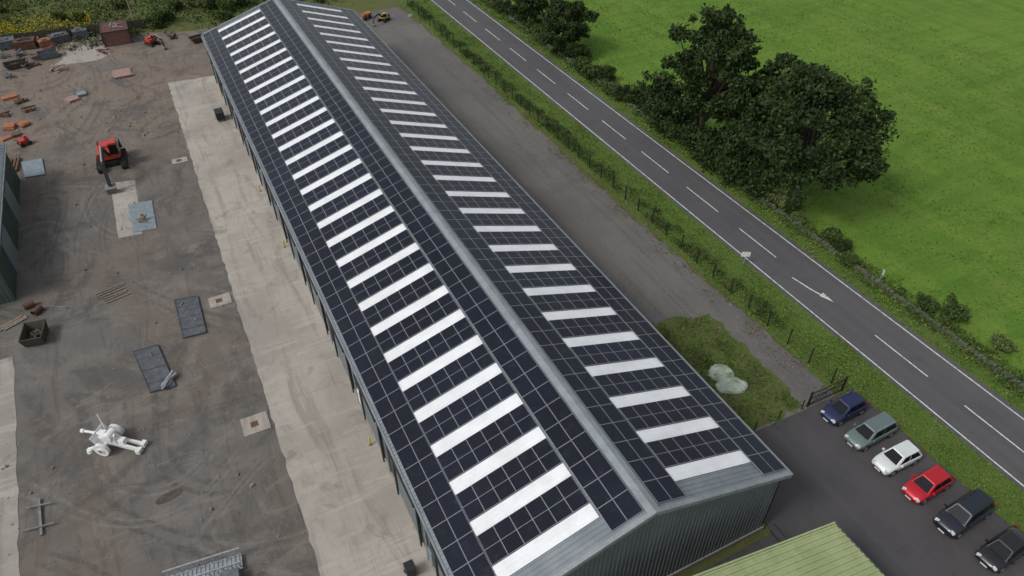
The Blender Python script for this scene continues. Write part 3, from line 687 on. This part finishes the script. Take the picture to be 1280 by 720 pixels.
# ---------------------------------------------------------------- yard objects
def single(mb, name, mats, px, py, label, cat, rz=0, group=None, z=.015, smooth=False):
    x, y = G(px, py)
    return tag(mb.build(name, mats, None, smooth, (x, y, z), rz), label, cat, group)
def excavator(px, py, rz, sc, paint, label):
    x, y = G(px, py); r = thing('excavator', (x, y, .01), label, 'excavator', rz); r.scale = (sc,)*3
    for s in (-1, 1):
        t = MB(); n = 16
        prof = [((1.55 if math.cos(a) > 0 else -1.55)+.45*math.cos(a), .45+.45*math.sin(a)) for a in [i*2*PI/n+.1 for i in range(n)]]
        vs = [(p[0], s*1.25-.27, p[1]) for p in prof]+[(p[0], s*1.25+.27, p[1]) for p in prof]
        t.add(vs, [(i, (i+1) % n, n+(i+1) % n, n+i) for i in range(n)]+[tuple(range(n-1, -1, -1)), tuple(range(n, 2*n))])
        for k in range(13): t.box((-1.5+k*.25, s*1.25, .91), (.08, .56, .04))
        t.build('track', MT['rubber'], r)
    t = MB(); t.box((0, 0, .6), (1.6, 2.0, .5)); t.cyl((0, 0, .8), (0, 0, 1.05), .6, n=16); t.build('undercarriage', MT['black'], r)
    t = MB(); t.box((-.5, -.1, 1.45), (2.7, 2.2, .8)); t.box((-1.1, -.3, 1.98), (1.5, 1.3, .35), top=.9); t.build('engine_housing', paint, r)
    t = MB(); t.box((-1.3, .75, 1.95), (1.2, .8, .3), top=.9); t.build('engine_cover', MT['dullsteel'], r)
    t = MB(); t.box((-1.95, 0, 1.5), (.6, 2.5, 1.0), top=.92); t.build('counterweight', MT['black'], r)
    t = MB(); t.box((.45, .72, 2.2), (1.4, .95, 1.7), top=.88); cb = t.build('cab', paint, r)
    t = MB(); t.box((.5, .72, 2.3), (1.43, .98, 1.1), top=.88); t.build('cab_glass', MT['glass'], cb)
    t = MB(); t.bar((.9, -.1, 1.7), (3.0, -.1, 3.5), .34, .5); t.bar((3.0, -.1, 3.5), (6.0, -.1, 3.0), .32, .42); t.build('boom', MT['black'], r)
    t = MB(); t.bar((5.9, -.1, 3.1), (6.6, -.1, .9), .26, .34); t.build('dipper', MT['black'], r)
    t = MB(); t.cyl((1.2, -.1, 1.6), (3.0, -.1, 3.1), .1, n=8); t.cyl((3.2, -.1, 3.9), (5.8, -.1, 3.4), .09, n=8); t.build('hydraulic_ram', MT['chrome'], r)
    t = MB(); t.box((6.5, -.1, .45), (.7, .9, .8), M=Matrix.Rotation(.3, 4, 'Y'), top=1.2); t.build('bucket', MT['dullsteel'], r)
    return r
excavator(142, 205, -PI/2-.06, 1.12, MT['red'], 'red tracked excavator with black boom in the middle of the yard')
excavator(191, 56, -PI/2+.5, .55, MT['red'], 'small red tracked digger near the brown container at the yard end')
excavator(480, 26, -PI/2-.9, .5, MT['yellow'], 'small yellow digger beyond the far gable of the long shed')
sheet('concrete_slab', [G(138, 229), G(169, 225), G(178, 292), G(148, 298)], .020, MT['conc'], .05, .8)
def plate(pts, name, label, cat, m, rails, z=.03, h=.12):
    g_ = [Vector((*G(*p), 0)) for p in pts]; c = sum(g_, Vector())/4
    vs = [p-c for p in g_]; t = MB(); vs2 = [v+Vector((0, 0, h)) for v in vs]
    t.add(vs+vs2, [(3, 2, 1, 0), (4, 5, 6, 7), (0, 1, 5, 4), (1, 2, 6, 5), (2, 3, 7, 6), (3, 0, 4, 7)])
    root = thing(name, (c.x, c.y, z), label, cat)
    t.build('deck', m, root)
    if rails:
        t = MB(); q = [v*.985+Vector((0, 0, h+.03)) for v in vs]
        for i in range(4): t.bar(q[i], q[(i+1) % 4], .09, .07)
        t.build('rim', m, root)
        for v in (.22, .5, .8):
            t = MB(); a = vs[0].lerp(vs[3], v); b = vs[1].lerp(vs[2], v); t.bar(a+Vector((0, 0, h+.02)), b+Vector((0, 0, h+.02)), .08, .05); t.build('cross_rail', m, root)
        for (u, v) in rails:
            t = MB(); p = vs[0].lerp(vs[1], u).lerp(vs[3].lerp(vs[2], u), v); t.box((p.x, p.y, h+.06), (.5, .14, .10), top=.8, rz=u*3); t.build('fitting', MT['dullsteel'], root)
    return root
plate([(218, 376), (247, 371), (258, 417), (229, 424)], 'steel_deck', 'dark grey flat steel deck, the one nearer the concrete apron', 'steel deck', MT['dkgrey'], [(.3, .15), (.7, .62)])
plate([(166, 441), (197, 432), (220, 484), (188, 492)], 'steel_deck', 'dark grey flat steel deck lying above the white field gun', 'steel deck', MT['dkgrey'], [(.6, .2), (.7, .9)])
plate([(160, 256), (190, 251), (196, 286), (167, 291)], 'steel_sheet', 'pale blue grey steel sheet beside the concrete slab under the excavator bucket', 'steel sheet', MT['steelblue'], None, .03, .06)
plate([(27, 204), (53, 199), (57, 219), (32, 223)], 'steel_sheet', 'pale blue steel sheet near the left shed', 'steel sheet', MT['steelblue'], None, .03, .15)
t = MB()
for i in range(10): t.bar((rng.uniform(-1.0, .2), rng.uniform(-.4, .2), .08+.05*i), (rng.uniform(-.1, 1.2), rng.uniform(-.2, .5), .10+.05*i), .16, .1)
t.box((-.1, 0, .2), (.8, .5, .35), top=.7)
single(t, 'scrap_pile', [MT['galv']], 212, 480, 'small heap of pale offcuts at the lower corner of a steel deck', 'scrap', .6)
t = MB(); t.box((0, 0, .3), (.8, .55, .5), top=.7); t.box((.2, .15, .65), (.35, .3, .4)); t.cyl((-.4, 0, .2), (.7, 0, .7), .09, n=8)
for i in range(5): t.bar((rng.uniform(-.5, .5), rng.uniform(-.7, .1), .1+.05*i), (rng.uniform(-.6, .6), rng.uniform(-.6, .5), .15+.08*i), .12, .12)
single(t, 'digger_attachment', MT['timber'], 178, 277, 'dull brown digger attachment resting on the blue grey steel sheet', 'attachment', z=.1)
for px, py, w_, h_, l in ((229, 200, 1.9, 1.3, 'small concrete drain surround nearest the far end of the apron'), (279, 375, 2.1, 1.7, 'concrete drain surround halfway along the apron'), (323, 529, 2.2, 2.0, 'concrete drain surround with rusty cover, lowest along the apron')):
    x, y = G(px, py); r = thing('drain_surround', (-.75-w_/2, y, .02), l, 'drain')
    t = MB(); t.box((0, 0, .03), (w_, h_, .06)); t.build('slab', MT['conc'], r)
    t = MB(); t.box((-.1, 0, .07), (.6, .6, .03)); t.build('cover', MT['rust'], r)
# field gun
a = ang((108, 552), (187, 563)); gx, gy = G(140, 556)
gn = thing('field_gun', (gx, gy, .01), 'white painted two wheeled field gun standing in the yard', 'field gun', a)
for s in (-1, 1):
    t = MB(); t.cyl((0, s*.86, .64), (0, s*1.14, .64), .64, n=24); t.cyl((0, s*1.13, .64), (0, s*1.19, .64), .36, .28, n=16); wh = t.build('wheel', MT['white'], gn)
    t = MB(); t.cyl((0, s*1.17, .64), (0, s*1.23, .64), .15, n=10); t.build('hub', MT['dullsteel'], wh)
    t = MB(); t.bar((.2, s*.26, .72), (2.7, s*.30, .28), .22, .3); t.box((2.7, s*.36, .25), (.35, .5, .36)); t.build('trail_leg', MT['white'], gn)
    t = MB(); t.bar((-.2, s*.5, .6), (-1.3, s*.9, .3), .2, .2); t.cyl((-1.3, s*.9, .0), (-1.3, s*.9, .3), .28, .22, n=12); t.build('outrigger', MT['white'], gn)
t = MB(); t.cyl((0, -.9, .64), (0, .9, .64), .16, n=8); t.box((.1, 0, .95), (1.8, .8, .6), top=.8); t.box((1.1, 0, .8), (.9, .6, .4), top=.8)
t.cyl((.35, -.45, 1.35), (.35, .45, 1.35), .34, n=14); t.box((-.35, .1, 1.35), (.7, .5, .35), top=.8); t.build('carriage', MT['white'], gn)
t = MB(); t.box((-.65, .05, 1.2), (.08, 1.7, .85), M=Matrix.Rotation(-.5, 4, 'Y')); t.build('gun_shield', MT['white'], gn)
t = MB(); t.cyl((.8, 0, 1.3), (-1.0, 0, 1.36), .19, .16, n=12); t.cyl((-1.0, 0, 1.36), (-1.9, 0, 1.4), .12, .11, n=12); t.cyl((-1.9, 0, 1.4), (-2.15, 0, 1.41), .18, n=12); t.build('barrel', MT['white'], gn)
t = MB(); t.bar((-.3, .4, 1.0), (-.8, .85, 2.7), .09, .09); t.build('sight_pole', MT['white'], gn)
# cross frame
a0 = Vector((*G(50, 625), 0)); a1 = Vector((*G(53, 670), 0)); c0 = (a0+a1)/2
cf = thing('beam_frame', (c0.x, c0.y, .02), 'dull frame of crossed beams lying on the yard at lower left', 'beam frame')
t = MB(); t.bar(a0-c0+Vector((0, 0, .12)), a1-c0+Vector((0, 0, .12)), .16, .16); t.build('spine_beam', MT['dullsteel'], cf)
for (p, q) in (((34, 638), (66, 631)), ((29, 667), (70, 656))):
    t = MB(); p = Vector((*G(*p), .26))-c0; q = Vector((*G(*q), .26))-c0; t.bar(p, q, .11, .1)
    t.build('cross_beam', MT['dullsteel'], cf)
aa = ang((218, 720), (300, 694)); gx, gy = G(268, 716)
tr = thing('truss_gangway', (gx, gy, .02), 'silver lattice gangway section at the bottom edge of the photo', 'gangway', aa)
for s in (-1, 1):
    t = MB()
    for z in (.35, 1.15): t.bar((-3.1, s*.55, z), (2.0, s*.55, z), .1, .1)
    for k in range(10): x = -3+k*.5; t.bar((x, s*.55, .35), (x+.25, s*.55, 1.15), .04, .04); t.bar((x+.25, s*.55, 1.15), (x+.5, s*.55, .35), .04, .04)
    t.build('side_truss', MT['galv'], tr)
t = MB(); t.box((-.55, 0, .28), (5.0, 1.0, .04))
for k in range(17): t.box((-2.9+k*.29, 0, .33), (.12, 1.0, .06))
t.build('deck_slats', MT['galv'], tr)
t = MB(); t.box((1.2, -1.1, .5), (1.4, .9, .8), top=.8); t.cyl((1.2, -1.6, .35), (1.2, -.7, .35), .35, n=14); t.build('winch_unit', MT['tank'], tr)
def skip(px, py, L, W, H, m, label, rz=0):
    x, y = G(px, py); r = thing('skip', (x, y, .01), label, 'skip', rz)
    t = MB(); b = .72; a = [(-L/2*b, -W/2*.9, .1), (L/2*b, -W/2*.9, .1), (L/2*b, W/2*.9, .1), (-L/2*b, W/2*.9, .1)]; c = [(-L/2, -W/2, H), (L/2, -W/2, H), (L/2, W/2, H), (-L/2, W/2, H)]
    k = .93; a2 = [(p[0]*k, p[1]*k, .2) for p in a]; c2 = [(p[0]*k, p[1]*k, H) for p in c]
    t.add(a+c+a2+c2, [(3, 2, 1, 0)]+[(i, (i+1) % 4, 4+(i+1) % 4, 4+i) for i in range(4)]+[(8+i, 12+i, 12+(i+1) % 4, 8+(i+1) % 4) for i in range(4)]+[(8, 9, 10, 11)]+[(4+i, 4+(i+1) % 4, 12+(i+1) % 4, 12+i) for i in range(4)])
    for s in (-1, 1):
        for q in (-.3, 0, .3): t.bar((q*L*.9, s*W/2*.93, .2), (q*L, s*(W/2+.03), H-.05), .08, .08)
    t.build('shell', m, r)
    t = MB()
    t.box((0, 0, .28), (L*.6, W*.7, .1))
    for i in range(14): t.box((rng.uniform(-L*.25, L*.25), rng.uniform(-W*.25, W*.25), .34+rng.random()*.2), (rng.uniform(.2, .8), .15, .3), rz=rng.uniform(0, 3))
    t.build('rubbish', MT['dktimber'], r)
skip(47, 424, 2.7, 1.9, 1.2, MT['dktimber'], 'dark rusty open skip standing at the left edge of the yard', 1.4)
def beams(px, py, n, L, w_, gap, m, label, rz, name='beam_stack', cat='beams', h=.12, jit=.2):
    t = MB()
    for i in range(n): t.bar((-L/2+rng.uniform(-jit, jit), (i-n/2)*gap, h/2+.02), (L/2+rng.uniform(-jit, jit), (i-n/2)*gap+rng.uniform(-jit, jit)*.5, h/2+.02), w_, h)
    return single(t, name, m, px, py, label, cat, rz)
beams(142, 366, 6, 2.6, .1, .42, MT['timber'], 'row of six loose timber bearers lying in the middle of the yard', .25, 'timber_bearers', 'timber', .1)
beams(72, 384, 3, 2.4, .08, .3, MT['dullsteel'], 'three thin steel bars beside the skip', -.6, 'steel_bars', 'steel bars', .07, .5)
beams(16, 404, 3, 2.4, .2, .3, MT['timber'], 'short planks left of the skip', .5, 'plank_pile', 'timber')
beams(12, 209, 5, 3.6, .25, .38, MT['rust'], 'rusty beams lying by the left edge near the pale blue sheet', 1.5, 'beam_stack', 'beams', .3)
for i, (px, py) in enumerate(((38, 384), (48, 391))):
    t = MB(); n = 16
    t.cyl((-.5, 0, .32), (.5, 0, .32), .32, n=n, caps=False); t.cyl((-.5, 0, .32), (.5, 0, .32), .27, n=n, caps=False)
    single(t, 'pipe_offcut', MT['rust'], px, py, ('rusty pipe offcut above the skip, the left one', 'rusty pipe offcut above the skip, the right one')[i], 'pipe', .3+i*.6)
def stack(px, py, sx, sy, n, m, label, rz, name='board_stack', cat='boards'):
    t = MB()
    for i in range(n): t.box((rng.uniform(-.15, .15), rng.uniform(-.15, .15), .06+i*.11), (sx, sy, .12), rz=rng.uniform(-.08, .08))
    return single(t, name, m, px, py, label, cat, rz)
stack(154, 93, 2.6, 3.0, 3, MT['pink'], 'stack of faded pink boards on the upper yard', .1)
stack(91, 125, 1.6, 1.6, 3, MT['pink'], 'left of two small stacks of faded boards', .4); stack(102, 119, 1.2, 1.3, 3, MT['steelblue'], 'right of two small stacks, grey boards', .2)
stack(13, 123, 2.0, 1.1, 3, MT['orange'], 'orange steel stack at the left edge, highest of the orange pieces', .3, 'steel_stack', 'steel')
stack(14, 160, 1.4, 1.4, 4, MT['orange'], 'orange square steel stack near the small red machine', -.2, 'steel_stack', 'steel'); stack(31, 157, 1.1, 1.1, 4, MT['orange'], 'orange steel stack right of another orange stack', .6, 'steel_stack', 'steel')
stack(8, 174, 1.3, .9, 2, MT['orange'], 'low orange steel plate pile at the left edge', .6, 'steel_stack', 'steel')
stack(20, 170, 1.0, 1.0, 3, MT['rust'], 'small rusty steel pile just above the small red machine', .2, 'steel_stack', 'steel')
r_ = thing('small_machine', (*G(32, 181), .01), 'small bright red wheeled machine at the left of the yard', 'machine', .4)
t = MB(); t.box((0, 0, .5), (1.2, .8, .6)); t.box((.3, 0, 1.0), (.5, .7, .5), top=.7); t.bar((-.5, 0, .7), (-1.1, 0, 1.2), .08, .08); t.build('body', MT['red'], r_)
for sx in (-.45, .45):
    for sy in (-.5, .5): t = MB(); t.cyl((sx, sy-.1, .3), (sx, sy+.1, .3), .3, n=12); t.build('wheel', MT['rubber'], r_)
for i, (px, py) in enumerate(((37, 139), (27, 128), (8, 145))):
    t = MB()
    for k in range(6): t.bar((rng.uniform(-1, 1), rng.uniform(-.7, .7), .15+k*.05), (rng.uniform(-1, 1), rng.uniform(-.7, .7), .2+k*.06), .25, .18)
    t.box((0, 0, .2), (.9, .7, .4), top=.8)
    single(t, 'scrap_heap', MT['rust'], px, py, ('rusty scrap heap right of the orange steel pieces', 'rusty scrap heap just below the highest orange stack', 'rusty scrap heap at the left edge above the orange stacks')[i], 'scrap')
x, y = G(276, 149)
r = thing('generator', (x, y, .035), 'dark generator box on the apron by the long shed wall', 'generator')
t = MB(); t.box((0, 0, .7), (1.1, 1.7, 1.0)); t.box((0, 0, 1.24), (1.15, 1.75, .08)); t.build('casing', MT['black'], r)
t = MB(); t.box((0, 0, .1), (.9, 1.9, .2)); t.build('skid', MT['dkgrey'], r); t = MB(); t.cyl((.3, .5, 1.2), (.3, .5, 1.6), .06); t.build('exhaust', MT['chrome'], r)
x, y = G(517, 716)
r = thing('wheelie_bin', (x-.2, y, .035), 'black wheeled bin beside the shed wall at the bottom edge', 'bin')
t = MB(); t.box((0, 0, .55), (.6, .7, 1.0), top=1.15); t.build('body', MT['black'], r); t = MB(); t.box((0, 0, 1.1), (.72, .82, .08), top=.9); t.build('lid', MT['black'], r)
for s in (-1, 1): t = MB(); t.cyl((s*.3, .3, .12), (s*.38, .3, .12), .12, n=12); t.build('wheel', MT['rubber'], r)
for i, (px, py) in enumerate(((322, 240), (345, 312), (445, 563))):
    x, y = G(px, py); r = thing('bollard', (6.1, y, .035), 'yellow bollard by the shed wall, ' + ('farthest of three', 'middle of three', 'nearest of three')[i], 'bollard')
    t = MB(); t.cyl((0, 0, 0), (0, 0, .9), .07, n=12); t.cyl((0, 0, .9), (0, 0, .94), .07, .03, n=12); t.build('post', MT['yellow'], r)
    t = MB(); t.cyl((0, 0, 0), (0, 0, .03), .13, n=12); t.build('base', MT['black'], r)
def container(px, py, L, W, H, m, label, rz, openm=None):
    x, y = G(px, py); r = thing('container', (x, y, .01), label, 'container', rz)
    t = MB(); t.box((0, 0, H/2), (L, W, H))
    k = -L/2+.15
    while k < L/2: t.box((k, -W/2-.02, H/2), (.12, .06, H*.9)); t.box((k, W/2+.02, H/2), (.12, .06, H*.9)); t.box((k, 0, H+.01), (.12, W*.95, .04)); k += .3
    t.build('box_body', m, r)
    t = MB()
    for a_ in (-1, 1):
        for b_ in (-1, 1): t.box((a_*L/2, b_*W/2, H/2), (.16, .16, H+.06))
        t.box((0, a_*W/2, H), (L, .14, .14)); t.box((a_*L/2, 0, H), (.13, W, .13))
    t.build('corner_frame', openm or m, r)
    t = MB(); t.box((0, 0, .06), (L*.4, W*.3, .1))
    for i in range(5): t.bar((rng.uniform(-L*.35, L*.35), rng.uniform(-W*.35, W*.35), .06+.04*i), (rng.uniform(-L*.35, L*.35), rng.uniform(-W*.35, W*.35), .08+.05*i), .2, .1)
    single(t, 'roof_clutter', MT[rng.choice(('dktimber', 'timber', 'dullsteel'))], px, py, 'loose boards lying on top of the ' + label.split(' container')[0][:60] + ' container', 'scrap', rz, z=H+.04)
container(148, 50, 5.2, 4.2, 2.4, MT['brick'], 'brown red corrugated container, largest at the far end of the yard', 1.55, MT['black'])
container(102, 46, 2.2, 2, 1.3, MT['tank'], 'blue grey box container left of the brown one', .1); container(76, 52, 2.8, 2, 1.2, MT['dkgrey'], 'dark grey box container in the far row', .25)
container(57, 57, 1.8, 1.5, 1.0, MT['orange'], 'small orange box container in the far row', .35); container(34, 60, 3, 2, 1.4, MT['rust'], 'rusty brown box container in the far row', -.1); container(8, 60, 3.2, 2.2, 1.4, MT['tank'], 'blue grey corner container at the upper left edge', .1)
skip(62, 72, 3.2, 1.8, 1.1, MT['tank'], 'blue grey open skip in front of the small orange container', .1)
skip(22, 84, 3.6, 1.8, .9, MT['dktimber'], 'low dark open skip nearest the upper left edge', .15)
skip(248, 52, 2.6, 1.6, .9, MT['dktimber'], 'dark open skip by the far left corner of the long shed', .3)
r_ = thing('small_dumper', (*G(457, 24), .01), 'small orange dumper beside the yellow digger', 'dumper', .5)
t = MB(); t.box((-.5, 0, .65), (.9, .7, .6), top=.8); t.box((.6, 0, .8), (1.0, .9, .5), top=1.25); t.bar((-1, 0, .5), (1, 0, .5), .3, .2); t.build('body', MT['orange'], r_)
for sx in (-.6, .6):
    for sy in (-.55, .55): t = MB(); t.cyl((sx, sy-.12, .35), (sx, sy+.12, .35), .35, n=12); t.build('wheel', MT['rubber'], r_)
for i in range(14):
    px, py = [(88, 62), (118, 58), (45, 74), (10, 97), (72, 88), (215, 48), (130, 66), (25, 70), (48, 50), (92, 50), (66, 62), (5, 72), (112, 44), (40, 84)][i]
    t = MB()
    for k in range(9): t.bar((rng.uniform(-1.3, 1.3), rng.uniform(-.8, .8), .1+k*.07), (rng.uniform(-1.3, 1.3), rng.uniform(-.8, .8), .12+k*.07), rng.uniform(.12, .35), .12)
    single(t, 'scrap_heap', MT[('timber', 'dktimber', 'rust', 'tank')[i % 4]], px, py, 'low heap of mixed boards and scrap in the far junk row', 'scrap', rng.uniform(0, 3), 'heaps in the far junk row')
x0, y0 = -45, 149.5
yf = thing('yard_fence', (x0, y0, 0), 'dark boarded fence along the far end of the yard', 'fence')
n_ = 18
for k in range(n_):
    t = MB(); t.box((k*2.6, -k*.33, .9), (.12, .12, 1.8)); t.build('post', MT['dktimber'], yf)
    if k < n_-1:
        t = MB(); t.bar((k*2.6, -k*.33, .4), (k*2.6+2.6, -k*.33-.33, .4), .05, .1)
        for b_ in range(12): t.box((k*2.6+.2+b_*.205, -k*.33-.03-b_*.026, .85), (.19, .04, rng.uniform(1.5, 1.65)))
        t.build('panel', MT['dktimber'], yf)
x, y = G(170, 34)
up = thing('utility_pole', (x, y, 0), 'slim wooden pole standing behind the brown container', 'pole')
t = MB(); t.cyl((0, 0, 0), (0, 0, 7.5), .13, .09, n=10); t.build('pole', MT['timber'], up); t = MB(); t.box((0, 0, 7.2), (1.4, .1, .12)); t.build('crossarm', MT['timber'], up)
def lump(name, px, py, sx, sy, sz, m, label, cat, rz):
    bm = bmesh.new(); bmesh.ops.create_icosphere(bm, subdivisions=5, radius=1)
    for v in bm.verts:
        cr = 1-abs(mn.noise(v.co*2.6+Vector((px, 3, 0))))*2
        n = mn.noise(v.co*1.2+Vector((px, 0, 0)))*.14+cr*.05; v.co *= 1+n; v.co.x *= sx; v.co.y *= sy
        v.co.z = max(-.02, min(v.co.z, .62+.18*cr)*sz)
    me = bpy.data.meshes.new(name); bm.to_mesh(me); bm.free(); me.materials.append(m)
    for p in me.polygons: p.use_smooth = True
    o = bpy.data.objects.new(name, me); C.objects.link(o); xx, yy = G(px, py); o.location = (xx, yy, .03); o.rotation_euler.z = rz
    return tag(o, label, cat)
lump('covered_heap', 901, 468, 1.15, 1.1, .5, MT['tarp'], 'pale grey green sheeted heap on the grass patch, upper one', 'heap', .3)
lump('covered_heap', 915, 483, 1.4, .95, .42, MT['tarp'], 'pale grey green sheeted heap on the grass patch, lower one', 'heap', -.3)
lump('dirt_patch', 211, 621, 1.0, .4, .03, MT['soil'], 'small dark brown dirt patch on the yard below the white gun', 'dirt', .2)

# ---------------------------------------------------------------- light
W = bpy.data.worlds.new('World'); scene.world = W; W.use_nodes = True; nt = W.node_tree
bg = nt.nodes['Background']; sk = nt.nodes.new('ShaderNodeTexSky'); sk.sky_type = 'NISHITA'; sk.sun_disc = False
EL, AZ = math.radians(48), math.radians(-95)
sk.sun_elevation = EL; sk.sun_rotation = AZ; sk.dust_density = 3; sk.air_density = 1.2
hs = nt.nodes.new('ShaderNodeHueSaturation'); hs.inputs['Saturation'].default_value = .3
nt.links.new(sk.outputs[0], hs.inputs['Color']); nt.links.new(hs.outputs[0], bg.inputs['Color']); bg.inputs['Strength'].default_value = .14
sl = bpy.data.lights.new('sun', 'SUN'); sl.energy = 1.4; sl.angle = math.radians(14); sl.color = (1, .97, .92)
so = bpy.data.objects.new('sun', sl); C.objects.link(so)
dv = Vector((math.sin(AZ)*math.cos(EL), math.cos(AZ)*math.cos(EL), math.sin(EL)))
so.rotation_euler = dv.to_track_quat('Z', 'Y').to_euler(); so.location = (0, 0, 60)
scene.view_settings.view_transform = 'Standard'; scene.view_settings.look = 'None'; scene.view_settings.exposure = 0
